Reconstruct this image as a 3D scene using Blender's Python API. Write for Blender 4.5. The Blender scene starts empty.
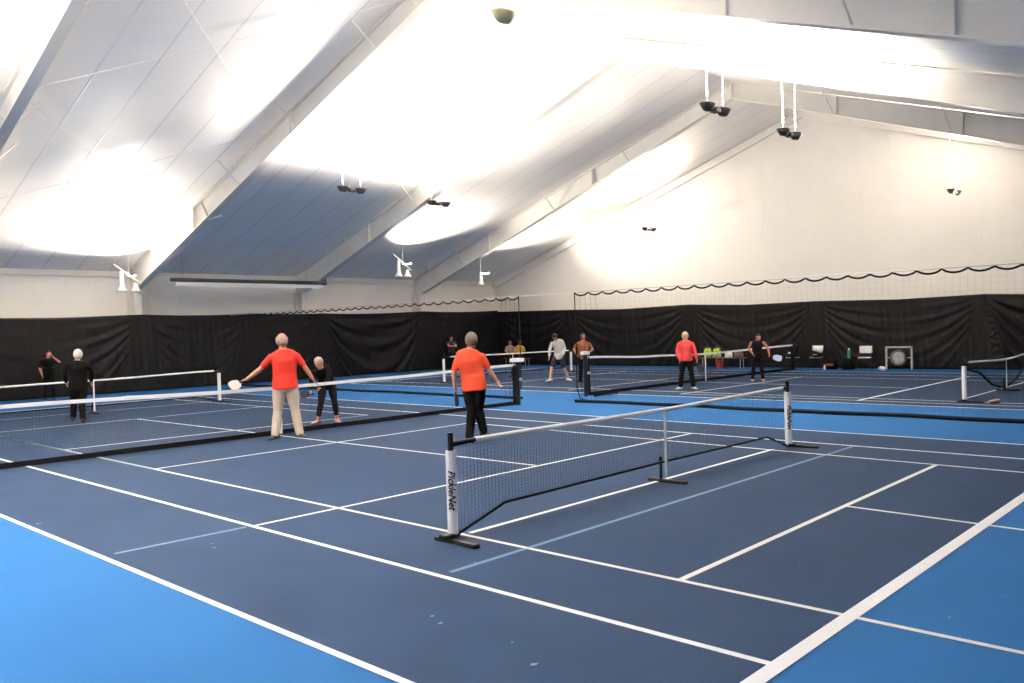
import bpy, bmesh, math, random
from mathutils import Vector, Matrix
from math import sin, cos, pi, radians, atan2, sqrt
random.seed(7)
S = bpy.context.scene
COL = S.collection

# ------------------------------------------------------------------ camera
F_PX, CAM = 842.88, Vector((-2.7824, -13.9086, 1.848))
PITCH, ROLL, YAW = -0.0147, -0.0296, 0.7540
fw = Vector((cos(YAW)*cos(PITCH), sin(YAW)*cos(PITCH), sin(PITCH)))
rt0 = Vector((sin(YAW), -cos(YAW), 0)); up0 = rt0.cross(fw)
rt = cos(ROLL)*rt0 + sin(ROLL)*up0; up = -sin(ROLL)*rt0 + cos(ROLL)*up0
cd = bpy.data.cameras.new('camera'); cam = bpy.data.objects.new('camera', cd); COL.objects.link(cam)
cd.sensor_width = 36; cd.lens = F_PX/1024*36; cd.clip_start = 0.05; cd.clip_end = 200
mw = Matrix((rt, up, -fw)).transposed().to_4x4(); mw.translation = CAM
cam.matrix_world = mw
S.camera = cam
# ------------------------------------------------------------------ world + exposure
w = bpy.data.worlds.new('world'); S.world = w; w.use_nodes = True
w.node_tree.nodes['Background'].inputs[0].default_value = (0.8, 0.85, 1, 1)
w.node_tree.nodes['Background'].inputs[1].default_value = 0.3
S.view_settings.view_transform = 'Standard'; S.view_settings.look = 'None'
S.view_settings.exposure = 0.95; S.view_settings.gamma = 1.0; S.view_settings.use_curve_mapping = False
try:
    S.cycles.use_denoising = True; S.cycles.max_bounces = 10; S.cycles.diffuse_bounces = 7
    S.cycles.glossy_bounces = 3; S.cycles.sample_clamp_indirect = 6
except Exception: pass
LAMP_W = 1400.0

# ------------------------------------------------------------------ materials
def mat(name, col, rough=.6, metal=0., noise=0., nscale=8., spec=.5, emis=None, bump=0., bscale=40.):
    m = bpy.data.materials.new(name); m.use_nodes = True; nt = m.node_tree; b = nt.nodes['Principled BSDF']
    c = (*col, 1) if len(col) == 3 else col
    b.inputs['Base Color'].default_value = c; b.inputs['Roughness'].default_value = rough
    b.inputs['Metallic'].default_value = metal; b.inputs['Specular IOR Level'].default_value = spec
    if noise or bump:
        tc = nt.nodes.new('ShaderNodeTexCoord')
    if noise:
        n = nt.nodes.new('ShaderNodeTexNoise'); n.inputs['Scale'].default_value = nscale; n.inputs['Detail'].default_value = 5
        nt.links.new(tc.outputs['Object'], n.inputs['Vector'])
        r = nt.nodes.new('ShaderNodeMapRange'); r.inputs['From Min'].default_value = .25; r.inputs['From Max'].default_value = .75
        r.inputs['To Min'].default_value = 1-noise; r.inputs['To Max'].default_value = 1+noise
        nt.links.new(n.outputs['Fac'], r.inputs['Value'])
        mx = nt.nodes.new('ShaderNodeVectorMath'); mx.operation = 'SCALE'; mx.inputs[0].default_value = c[:3]
        nt.links.new(r.outputs['Result'], mx.inputs['Scale']); nt.links.new(mx.outputs['Vector'], b.inputs['Base Color'])
    if bump:
        n2 = nt.nodes.new('ShaderNodeTexNoise'); n2.inputs['Scale'].default_value = bscale; n2.inputs['Detail'].default_value = 3
        nt.links.new(tc.outputs['Object'], n2.inputs['Vector'])
        bp = nt.nodes.new('ShaderNodeBump'); bp.inputs['Strength'].default_value = bump; bp.inputs['Distance'].default_value = .01
        nt.links.new(n2.outputs['Fac'], bp.inputs['Height']); nt.links.new(bp.outputs['Normal'], b.inputs['Normal'])
    if emis:
        b.inputs['Emission Color'].default_value = (*emis[0], 1); b.inputs['Emission Strength'].default_value = emis[1]
    return m
M = dict(
 court=mat('court_navy_paint', (.0150, .0300, .066), .80, noise=.12, nscale=1.4, spec=.04, bump=.25, bscale=90),
 apron=mat('court_light_blue_paint', (.0140, .074, .205), .80, noise=.06, nscale=1.2, spec=.04, bump=.25, bscale=90),
 line=mat('court_line_white', (.90, .90, .90), .6, noise=.04, nscale=6),
 line2=mat('court_line_cream', (.72, .69, .64), .6, noise=.05, nscale=6),
 line3=mat('court_line_pale_blue', (.045, .115, .21), .6, noise=.05, nscale=6),
 ceil=mat('ceiling_white_vinyl', (.95, .92, .885), .55, noise=.02, nscale=.8),
 seam=mat('ceiling_seam_tape', (.78, .76, .76), .5, noise=.03),
 wall=mat('wall_offwhite', (.88, .845, .80), .7, noise=.025, nscale=.9),
 steel=mat('frame_offwhite_steel', (.78, .75, .70), .5, noise=.03, nscale=2),
 rod=mat('rod_grey_steel', (.45, .44, .43), .45, noise=.03),
 curtain=mat('curtain_black_vinyl', (.0042, .0040, .0050), .5, noise=.15, nscale=3, spec=.14),
 black=mat('black_rubber', (.004, .004, .005), .55, noise=.1, spec=.2),
 netblk=mat('net_black_cord', (.003, .003, .005), .8, noise=.1, spec=.1),
 whitev=mat('net_white_vinyl', (.94, .93, .92), .5, noise=.02),
 postw=mat('post_white_paint', (.88, .85, .88), .4, noise=.02),
 greyst=mat('grey_metal', (.42, .42, .42), .35, metal=.6, noise=.05),
 heater=mat('heater_black_tube', (.03, .03, .035), .5, noise=.1),
 refl=mat('heater_white_reflector', (.85, .85, .85), .35, noise=.02),
 bell=mat('lamp_dark_shade', (.035, .03, .028), .4, noise=.1),
 brass=mat('lamp_pale_brass', (.62, .56, .32), .35, metal=.3, noise=.1),
 bulb=mat('bulb_glow', (.9, .9, .9), .5, emis=((1, .96, .9), 12)),
 skin=mat('skin', (.42, .21, .15), .55, noise=.05, nscale=20),
 skin2=mat('skin_tan', (.26, .11, .055), .55, noise=.05, nscale=20),
 skin3=mat('skin_ruddy', (.45, .17, .115), .55, noise=.05, nscale=20),
 red=mat('shirt_red', (.50, .013, .004), .8, noise=.06, nscale=6),
 orange=mat('shirt_orange', (.60, .050, .012), .8, noise=.06, nscale=6),
 salmon=mat('jacket_salmon', (.52, .030, .030), .75, noise=.06, nscale=6),
 khaki=mat('trousers_cream', (.56, .46, .36), .8, noise=.06, nscale=6),
 blk=mat('cloth_black', (.0025, .0025, .003), .9, noise=.1, nscale=8, spec=.1),
 navy=mat('cloth_navy', (.006, .010, .035), .9, noise=.1, nscale=8),
 greyc=mat('cloth_light_grey', (.50, .48, .48), .85, noise=.06, nscale=8),
 yel=mat('cloth_yellow', (.42, .23, .03), .85, noise=.06, nscale=8),
 amber=mat('cloth_amber', (.17, .048, .014), .85, noise=.06, nscale=8),
 pinkc=mat('cloth_pale_pink', (.26, .15, .17), .85, noise=.06, nscale=8),
 plum=mat('cloth_plum', (.016, .004, .015), .9, noise=.1, nscale=8),
 teal=mat('cloth_teal', (.06, .18, .17), .85, noise=.06, nscale=8),
 hairw=mat('hair_white', (.72, .66, .58), .8, noise=.12, nscale=30),
 hairg=mat('hair_grey', (.075, .055, .045), .8, noise=.2, nscale=30),
 hairlg=mat('hair_light_grey', (.27, .20, .165), .8, noise=.15, nscale=30),
 hairb=mat('hair_blond', (.60, .47, .27), .8, noise=.15, nscale=30),
 haird=mat('hair_dark', (.009, .006, .005), .8, noise=.15, nscale=30),
 shoew=mat('shoe_white', (.80, .79, .78), .6, noise=.03),
 shoeb=mat('shoe_black', (.004, .004, .005), .6, noise=.1),
 shoep=mat('shoe_pink', (.55, .22, .22), .6, noise=.05),
 eye=mat('eye_dark', (.02, .015, .012), .3, noise=.05),
 padw=mat('paddle_white', (.62, .62, .60), .5, noise=.05),
 padd=mat('paddle_dark', (.006, .006, .008), .5, noise=.1),
 padb=mat('paddle_pale_blue', (.45, .52, .75), .5, noise=.05),
 padg=mat('paddle_green', (.16, .28, .07), .5, noise=.05),
 ball=mat('ball_yellow', (.60, .78, .05), .75, noise=.06, nscale=30),
 tan=mat('bench_tan_wood', (.12, .08, .055), .6, noise=.1),
 redp=mat('plastic_red', (.32, .03, .03), .5, noise=.05),
 greenp=mat('plastic_green', (.02, .22, .08), .4, noise=.05),
 brown=mat('shoe_tan', (.38, .22, .13), .6, noise=.1),
 rust=mat('door_edge_brown', (.30, .22, .13), .6, noise=.1),
)

# ------------------------------------------------------------------ mesh helpers
def new_obj(name, me, parent=None):
    o = bpy.data.objects.new(name, me); COL.objects.link(o)
    if parent: o.parent = parent
    return o
def fin(name, bm, m, parent=None, smooth=False, loc=None):
    me = bpy.data.meshes.new(name); bmesh.ops.recalc_face_normals(bm, faces=bm.faces[:]) if len(bm.faces) < 60000 else None
    if smooth:
        for f in bm.faces: f.smooth = True
    bm.to_mesh(me); bm.free()
    for k in (m if isinstance(m, (list, tuple)) else [m]): me.materials.append(k)
    o = new_obj(name, me, parent)
    if loc is not None: o.location = loc
    return o
def tag(o, label, cat, group=None):
    o['label'] = label; o['category'] = cat
    if group: o['group'] = group
    return o
def thing(name, loc, label, cat, group=None, rz=0):
    o = bpy.data.objects.new(name, None); COL.objects.link(o); o.location = loc; o.rotation_euler = (0, 0, rz)
    o.empty_display_size = .2
    return tag(o, label, cat, group)
def struct(o): o['kind'] = 'structure'; return o
def box(bm, a, b, bev=0.):
    x0, y0, z0 = a; x1, y1, z1 = b
    vs = [bm.verts.new((x, y, z)) for z in (z0, z1) for y in (y0, y1) for x in (x0, x1)]
    fs = [bm.faces.new([vs[i] for i in q]) for q in ((0, 2, 3, 1), (4, 5, 7, 6), (0, 1, 5, 4), (2, 6, 7, 3), (0, 4, 6, 2), (1, 3, 7, 5))]
    if bev:
        es = list({e for f in fs for e in f.edges})
        bmesh.ops.bevel(bm, geom=es, offset=bev, segments=2, affect='EDGES', clamp_overlap=True)
def loft(bm, rings, n=12, cap=True):
    """rings: (centre, axisA, axisB, ra, rb)"""
    R = []
    for c, A, B, ra, rb in rings:
        c = Vector(c); R.append([bm.verts.new(c + A*(ra*cos(2*pi*k/n)) + B*(rb*sin(2*pi*k/n))) for k in range(n)])
    for a, b in zip(R, R[1:]):
        for k in range(n): bm.faces.new((a[k], a[(k+1) % n], b[(k+1) % n], b[k]))
    if cap:
        bm.faces.new(R[0][::-1]); bm.faces.new(R[-1])
def frame(d, ref=None):
    d = Vector(d).normalized(); ref = Vector(ref) if ref is not None else (Vector((0, 0, 1)) if abs(d.z) < .9 else Vector((1, 0, 0)))
    A = ref - d*ref.dot(d)
    if A.length < 1e-5: A = Vector((1, 0, 0)) - d*d.x
    A.normalize(); return A, d.cross(A)
def tube(bm, pts, rad, n=8, flat=1., ref=None, dome=False):
    pts = [Vector(p) for p in pts]; rad = rad if isinstance(rad, (list, tuple)) else [rad]*len(pts)
    if dome:
        d0 = (pts[0]-pts[1]).normalized(); d1 = (pts[-1]-pts[-2]).normalized()
        pts = [pts[0]+d0*rad[0]*.8, pts[0]+d0*rad[0]*.5] + pts + [pts[-1]+d1*rad[-1]*.5, pts[-1]+d1*rad[-1]*.8]
        rad = [rad[0]*.35, rad[0]*.8] + list(rad) + [rad[-1]*.8, rad[-1]*.35]
    rings = []; A = None
    for i, p in enumerate(pts):
        if i == 0: d = pts[1]-p
        elif i == len(pts)-1: d = p-pts[i-1]
        else: d = (pts[i+1]-p).normalized()+(p-pts[i-1]).normalized()
        if d.length < 1e-6: d = pts[i+1]-p
        A, B = frame(d, A if A is not None else ref)
        rings.append((p, A, B, rad[i]*flat, rad[i]))
    loft(bm, rings, n)
def ball(bm, c, r, sc=(1, 1, 1), rot=None, u=14, v=9, fn=None):
    ret = bmesh.ops.create_uvsphere(bm, u_segments=u, v_segments=v, radius=1)
    for q in ret['verts']:
        p = q.co.copy()
        if fn: p = fn(p)
        p = Vector((p.x*r*sc[0], p.y*r*sc[1], p.z*r*sc[2]))
        if rot: p = rot @ p
        q.co = p + Vector(c)
def lathe(bm, prof, c, axis=(0, 0, 1), n=20, cap=False):
    A, B = frame(axis); ax = Vector(axis).normalized(); c = Vector(c)
    R = [[bm.verts.new(c + ax*z + A*(r*cos(2*pi*k/n)) + B*(r*sin(2*pi*k/n))) for k in range(n)] for r, z in prof]
    for a, b in zip(R, R[1:]):
        for k in range(n): bm.faces.new((a[k], a[(k+1) % n], b[(k+1) % n], b[k]))
    if cap: bm.faces.new(R[0][::-1]); bm.faces.new(R[-1])
def strand(bm, a, b, t):
    a = Vector(a); b = Vector(b); A, B = frame(b-a)
    va = [bm.verts.new(a + (A*cos(k*2.0944)+B*sin(k*2.0944))*t) for k in range(3)]
    vb = [bm.verts.new(b + (A*cos(k*2.0944)+B*sin(k*2.0944))*t) for k in range(3)]
    for k in range(3): bm.faces.new((va[k], va[(k+1) % 3], vb[(k+1) % 3], vb[k]))
def lerp_poly(P, s):
    for (s0, v0), (s1, v1) in zip(P, P[1:]):
        if s <= s1: return v0+(v1-v0)*max(0, min(1, (s-s0)/(s1-s0)))
    return P[-1][1]
def smooth_poly(P, s):
    for (s0, v0), (s1, v1) in zip(P, P[1:]):
        if s <= s1:
            t = max(0, min(1, (s-s0)/(s1-s0))); return v0+(v1-v0)*t*t*(3-2*t)
    return P[-1][1]

# ================================================================== SETTING
XB, XG = -14.0, 29.4          # back and gable wall
YL, YR = 17.5, -16.9          # eave walls
RY, RZ, RS = 0.3, 10.1, .335  # ridge
def roof_z(y): return RZ - RS*abs(y-RY)
# floor: apron, two courts and every painted line in one mesh
bm = bmesh.new()
def quad(x0, y0, x1, y1, z, mi):
    f = bm.faces.new([bm.verts.new(p) for p in ((x0, y0, z), (x1, y0, z), (x1, y1, z), (x0, y1, z))]); f.material_index = mi
def poly(P, z, mi):
    f = bm.faces.new([bm.verts.new((x, y, z)) for x, y in P]); f.material_index = mi
def ln(a, b, wd, mi, z=.004):
    a = Vector((*a, 0)); b = Vector((*b, 0)); d = (b-a).normalized(); n = Vector((-d.y, d.x, 0))*wd/2
    poly([(a-n).xy, (b-n).xy, (b+n).xy, (a+n).xy], z, mi)
quad(XB, YR, XG, YL, 0, 0)
poly([(0, -11.88), (10.80, -11.88), (11.10, 0), (11.25, 11.88), (0, 11.88)], .002, 1)
poly([(15.68, -11.88), (26.7, -11.88), (26.7, 11.88), (15.85, 11.88)], .002, 1)
W_, C_, B_ = 2, 3, 4
# near court, tennis
ln((.02, -11.88), (.0, 11.88), .055, W_); ln((10.77, -11.88), (11.07, 0), .05, W_); ln((11.07, 0), (11.22, 11.88), .05, W_)
ln((-.01, -11.835), (10.8, -11.835), .10, W_, .005); ln((0, 11.85), (11.2, 11.85), .10, W_, .005)
ln((1.43, -11.85), (1.39, 11.85), .055, W_); ln((9.42, -11.85), (9.72, -2.8), .05, W_); ln((9.72, -2.8), (9.85, 11.85), .05, W_)
ln((1.42, -6.42), (9.63, -6.38), .05, C_); ln((1.4, 6.06), (9.8, 6.04), .05, C_); ln((5.66, -6.36), (5.55, 6.05), .05, C_)
# near court, two pickleball courts
ln((2.41, -15.2), (2.45, 5.9), .05, C_); ln((8.38, -11.9), (8.84, -1.8), .05, C_); ln((2.45, 1.6), (2.45, 14.9), .05, C_); ln((8.8, 1.5), (8.9, 14.9), .05, C_)
ln((8.25, -15.2), (8.38, -11.9), .05, C_)
ln((2.44, -1.93), (8.82, -1.78), .05, C_); ln((2.45, 1.63), (8.82, 1.5), .05, C_)
ln((2.5, -8.35), (8.6, -8.31), .055, C_); ln((2.44, -10.61), (8.40, -10.56), .055, C_)
ln((5.49, -10.6), (5.25, -15.2), .05, C_); ln((3.0, 9.3), (9.0, 9.2), .05, C_); ln((2.4, -15.2), (8.3, -15.2), .05, C_)
ln((1.54, -9.13), (9.45, -9.13), .05, B_); ln((.13, -6.37), (1.36, -6.4), .05, B_); ln((2.42, 1.6), (2.42, -1.95), .05, B_)
# far court
ln((15.70, -11.88), (15.85, 11.88), .05, W_, .004); ln((26.65, -11.88), (26.65, 11.88), .05, W_)
ln((15.7, -11.85), (26.7, -11.85), .10, W_, .005); ln((15.8, 11.85), (26.7, 11.85), .10, W_, .005)
ln((17.0, -11.85), (17.15, 11.85), .05, W_); ln((25.3, -11.85), (25.3, 11.85), .05, W_)
ln((16.4, -6.55), (25.3, -6.5), .08, W_); ln((17, 6.1), (25.3, 6.1), .05, W_); ln((20.3, -6.4), (21.0, 6.1), .05, C_)
ln((16.35, -14.9), (16.5, -1.9), .05, C_); ln((17.6, -8.4), (24, -8.4), .05, C_)
ln((23.6, -11.8), (23.9, 11.8), .05, C_); ln((16.4, -1.9), (23.9, -1.9), .05, C_); ln((16.4, 1.9), (23.9, 1.9), .05, C_)
rn = random.Random(11)
for x_, y_, r_ in ((.79, -9.77, .016), (.73, -9.91, .02), (.62, -10.81, .025), (.13, -4.46, .03), (3.39, -12.47, .012), (2.76, -12.31, .014), (.78, -6.9, .02), (.78, -10.49, .01), (.84, -6.75, .018), (3.28, -11.12, .01), (1.84, -9.09, .012)):
    poly([(x_+r_*cos(a*.785)*(.5+rn.random()), y_+r_*.6*sin(a*.785)*(.5+rn.random())) for a in range(8)], .0045, 4)
floor = struct(fin('floor', bm, [M['apron'], M['court'], M['line'], M['line2'], M['line3']]))

# ceiling: quilted vinyl insulation, seams running from eave to ridge
bm = bmesh.new(); nx, NY = 0, 0
xs = []; x = XB
SE = 1.12
while x < XG-1e-6:
    for t in (0, .022, .5, .978): 
        if x+t*SE < XG: xs.append((x+t*SE, t))
    x += SE
xs.append((XG, 0))
ys = [YR + (RY-YR)*k/16 for k in range(17)] + [RY + (YL-RY)*k/16 for k in range(1, 17)]
G = []
for x_, t in xs:
    row = []
    for j, y_ in enumerate(ys):
        sag = {0: -.006, .022: -.002, .5: -.007, .978: -.002}[t]
        sag *= (.6+.4*sin(j*1.9+x_*.7)) if j not in (0, len(ys)-1) else 0
        row.append(bm.verts.new((x_, y_, roof_z(y_)+.03+sag)))
    G.append(row)
for a, b in zip(G, G[1:]):
    for j in range(len(ys)-1):
        f = bm.faces.new((a[j], a[j+1], b[j+1], b[j])); f.material_index = 1 if abs(a[j].co.x-b[j].co.x) < .03 else 0
struct(fin('ceiling', bm, [M['ceil'], M['seam']]))
def prism_wall(name, P, thick_dir, m):
    bm = bmesh.new(); d = Vector(thick_dir)
    a = [bm.verts.new(p) for p in P]; b = [bm.verts.new(Vector(p)+d) for p in P]
    bm.faces.new(a); bm.faces.new(b[::-1])
    for k in range(len(P)): bm.faces.new((a[k], b[k], b[(k+1) % len(P)], a[(k+1) % len(P)]))
    return struct(fin(name, bm, m))
ez = roof_z(YL)
def panel_wall(name, lo, hi, fixed, axis, zf, m):
    """wall with shallow vertical panel grooves"""
    bm = bmesh.new(); s = lo; prev = None
    while s < hi-1e-6:
        for t, dp in ((0, .004), (.03, 0), (.97, 0)):
            u = min(s+t*1.0, hi)
            p0 = (u, fixed+dp, 0) if axis == 'x' else (fixed+dp, u, 0)
            p1 = (p0[0], p0[1], zf(u))
            cur = (bm.verts.new(p0), bm.verts.new(p1))
            if prev: bm.faces.new((prev[0], cur[0], cur[1], prev[1]))
            prev = cur
        s += 1.0
    p0 = (hi, fixed, 0) if axis == 'x' else (fixed, hi, 0)
    cur = (bm.verts.new(p0), bm.verts.new((p0[0], p0[1], zf(hi)))); bm.faces.new((prev[0], cur[0], cur[1], prev[1]))
    # backing shell
    return struct(fin(name, bm, m))
panel_wall('wall_left', XB, XG, YL, 'x', lambda u: ez+.03, M['wall'])
panel_wall('wall_back', YR, YL, XG, 'y', lambda u: roof_z(u)+.05, M['wall'])
prism_wall('wall_right', [(XB, YR, 0), (XG, YR, 0), (XG, YR, ez+.1), (XB, YR, ez+.1)], (0, -.2, 0), M['wall'])
prism_wall('wall_front', [(XB, YR, 0), (XB, YL, 0), (XB, YL, ez), (XB, RY, RZ+.05), (XB, YR, ez)], (-.2, 0, 0), M['wall'])
# eave trim on left wall, gable edge trim
bm = bmesh.new(); box(bm, (XB, YL-.10, ez-.18), (XG, YL, ez-.02), .01); struct(fin('trim_1', bm, M['steel']))
bm = bmesh.new()
for sgn in (1, -1):
    ye = YL if sgn > 0 else YR
    P = [(RY, RZ+.0), (ye, roof_z(ye)+.0), (ye, roof_z(ye)-.34), (RY, RZ-.30)]
    a = [bm.verts.new((XG-.16, y, z)) for y, z in P]; b = [bm.verts.new((XG, y, z)) for y, z in P]
    bm.faces.new(a); bm.faces.new(b)
    for k in range(4): bm.faces.new((a[k], a[(k+1) % 4], b[(k+1) % 4], b[k]))
struct(fin('trim_2', bm, M['wall']))
# blue wall base band

# ================================================================== STEEL ROOF FRAMES
def inner(y): return 9.55 - .355*abs(y-RY)
def outer(y): return RZ - .01 - RS*abs(y-RY)
def roof_frame(X, label, gap_braces, brace_ys):
    t = thing('roof_frame', (X, 0, 0), label, 'roof frame')
    def flange(bm, P, wd, th):
        # P list of (y,z) along flange centre line
        for (y0, z0), (y1, z1) in zip(P, P[1:]):
            d = Vector((0, y1-y0, z1-z0)).normalized(); n = Vector((0, -d.z, d.y))*th/2; s = Vector((wd/2, 0, 0))
            a = Vector((0, y0, z0)); b = Vector((0, y1, z1)); vs = []
            for p in (a, b):
                for q in (-1, 1):
                    for r in (-1, 1): vs.append(bm.verts.new(p+s*q+n*r))
            for q in ((0, 1, 3, 2), (4, 6, 7, 5), (0, 4, 5, 1), (2, 3, 7, 6), (0, 2, 6, 4), (1, 5, 7, 3)): bm.faces.new([vs[i] for i in q])
    bm = bmesh.new()
    for sg, ye, yc in ((1, YL-.02, 16.85), (-1, YR+.02, -16.05)):
        zc = inner(yc)
        W = [(RY, outer(RY)), (ye, outer(ye)), (ye, zc), (yc, zc), (RY, inner(RY))]
        a = [bm.verts.new((-.02, y, z)) for y, z in W]; b = [bm.verts.new((.02, y, z)) for y, z in W]
        bm.faces.new(a); bm.faces.new(b[::-1])
        for k in range(5): bm.faces.new((a[k], b[k], b[(k+1) % 5], a[(k+1) % 5]))
    fin('rafter_web', bm, M['steel'], t)
    for nm, fz in (('bottom_flange', inner), ('top_flange', lambda y: outer(y)-.02)):
        bm = bmesh.new(); flange(bm, [(16.85, fz(16.85)), (RY, fz(RY)), (-16.05, fz(-16.05))], .26 if nm[0] == 'b' else .24, .03)
        fin(nm, bm, M['steel'], t)
    for sg, ye, yc in ((1, YL-.02, 16.85), (-1, YR+.02, -16.05)):
        bm = bmesh.new(); zc = inner(yc); yb = yc+.06*sg
        W = [(yc, zc), (ye, zc), (ye, 0), (yb, 0)]
        a = [bm.verts.new((-.02, y, z)) for y, z in W]; b = [bm.verts.new((.02, y, z)) for y, z in W]
        bm.faces.new(a); bm.faces.new(b[::-1])
        for k in range(4): bm.faces.new((a[k], b[k], b[(k+1) % 4], a[(k+1) % 4]))
        flange(bm, [(yc, zc), (yb, 0)], .26, .03); flange(bm, [(ye, zc), (ye, 0)], .26, .03)
        flange(bm, [(yc, zc+.015), (ye, zc+.015)], .26, .03)
        fin('column', bm, M['steel'], t)
    for y in (12.2, 6.4, .3, -3.3, -6.9, -10.4):
        bm = bmesh.new()
        for sx in (-1, 1):
            P = [(y, inner(y)+.02), (y, outer(y)-.03)]
            x0, x1 = (.021, .115) if sx > 0 else (-.115, -.021)
            box(bm, (x0, y-.012, inner(y)+.015), (x1, y+.012, outer(y)-.03))
        fin('stiffener', bm, M['steel'], t)
    for y in brace_ys:
        for sx in (-1, 1):
            bm = bmesh.new(); x0 = sx*.12; x1 = sx*.75
            y2 = y+.05
            tube(bm, [(x0, y, inner(y)+.03), (x1, y2, outer(y2)-.02)], .022, 6)
            fin('flange_brace', bm, M['steel'], t)
    return t
roof_frame(3.6, 'tapered off-white steel roof frame crossing the top left corner of the picture', 0, (13.4, 11.6, 9.6, 7.6, 3.5, -3.5))
roof_frame(10.25, 'tapered off-white steel roof frame crossing in front of the black heater tube, second from the left', 0, (14.6, 12.9, 9.2, 6.0, 2.5, 0.9, -3.4, -9))
roof_frame(17.25, 'tapered off-white steel roof frame behind the far end of the black heater tube', 0, (13.1, 9.3, 4.6, -2.4, -6.9))
roof_frame(23.8, 'tapered off-white steel roof frame nearest the tall end wall', 0, (15.6, 13.8, 8.4, 4.6, -3.2, -6.6))

# roof rods (X bracing between the two left frames)
bm = bmesh.new()
def rp(x, y, d=.12): return (x, y, roof_z(y)-d)
tube(bm, [rp(3.7, 7.4), rp(10.1, 13.4)], .009, 5); tube(bm, [rp(3.7, 13.4), rp(10.1, 7.4)], .009, 5)
tube(bm, [rp(3.7, 7.4), rp(10.1, 1.4)], .009, 5); tube(bm, [rp(3.7, 1.4), rp(10.1, 7.4)], .009, 5)
tag(fin('cross_bracing', bm, M['steel']), 'thin crossed steel bracing rods under the roof between the two leftmost frames', 'bracing')

# ================================================================== CURTAINS
def curtain(name, label, L, path, top, sup, seed, swag=None):
    """path(s)->(Vector xy, normal xy); sup: support positions along s"""
    rnd = random.Random(seed); bm = bmesh.new()
    nS = int(L/.055); nZ = 46; G = []
    ph = [rnd.random()*6.28 for _ in sup]; fr = [rnd.choice((9, 11, 13)) for _ in sup]
    for i in range(nS+1):
        s = L*i/nS; p, n = path(s); zt = top(s); row = []
        # enclosing supports
        k = 0
        while k < len(sup)-2 and s > sup[k+1]: k += 1
        a, b = sup[k], sup[k+1]; u = (s-a)/(b-a)
        for j in range(nZ+1):
            v = j/nZ; z = zt*(1-v)+.02*v; dz = (zt-z)
            d = 0
            H = (swag or {}).get(k, .9); c4 = max(4*u*(1-u), .0015)
            g = .02+H*c4**.8; wv = dz/g
            big = H > 1.3
            wt = (.9 if big else .12+.88*abs(2*u-1)**1.5)
            env = min(1, g/.55)*min(1, dz*2.2)*wt/(1+max(0, wv-3.2)*.8)
            d += (.050 if big else .032)*env*(sin(6.283*(1.9*wv**.85)+ph[k]+(u-.5)*2.6)+.45*sin(6.283*3.7*wv**.8+ph[k+1]*1.7-(u-.5)*5))
            d += .018*sin(s*2.1+ph[k])*v
            # fine vertical rippling
            d += .010*sin(s*9+ph[k])+.008*sin(s*23+1.3*z)
            row.append(bm.verts.new((p[0]+n[0]*d, p[1]+n[1]*d, z)))
        G.append(row)
    for a, b in zip(G, G[1:]):
        for j in range(nZ): bm.faces.new((a[j], a[j+1], b[j+1], b[j])).smooth = True
    o = fin(name, bm, M['curtain'])
    md = o.modifiers.new('thick', 'SOLIDIFY'); md.thickness = .006; md.offset = 0
    tag(o, label, 'curtain', )
    return o
supL = [-10.5, -5, .2, 3.6, 10.3, 14.6, 18.0, 23.6, 28.7]
c0 = supL[0]
def topL(s):
    X = s+c0; k = max(i for i in range(len(supL)-1) if X >= supL[i] or i == 0); a, b = supL[k], supL[k+1]; u = max(0, min(1, (X-a)/(b-a)))
    return smooth_poly([(-11, 2.70), (7, 2.73), (10.2, 2.77), (17, 2.79), (18.4, 2.76), (23.6, 2.82), (30, 2.84)], X) - .05*4*u*(1-u)
curtain('court_curtain', 'black vinyl curtain along the left side wall, hanging in deep swags', 39.2,
        lambda s: ((s+c0, 16.60), (0, 1)), topL, [x-c0 for x in supL], 3, {3: 1.0, 4: .8, 5: .7, 6: 1.6, 7: .8})
supG = [16.9, 11.9, 5.3, -.25, -6.1, -11.5, -16.2]   # along -Y
def topG(s):
    Y = 17.0-s
    P = [(-17, 2.5), (-11, 2.47), (-7.3, 2.50), (-6.1, 2.56), (-3.3, 2.51), (-.25, 2.58), (2.6, 2.56), (5.3, 2.68), (9, 2.62), (11.9, 2.70), (17, 2.78)]
    return lerp_poly(P, Y)
curtain('court_curtain', 'black vinyl curtain along the tall end wall behind the fan and bench', 33.3,
        lambda s: ((28.86+.0*s, 17.0-s), (1, 0)), topG, [17.0-y for y in supG], 8, {0: .8, 1: 1.0, 2: .8, 3: .8, 4: 1.45})

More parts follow.
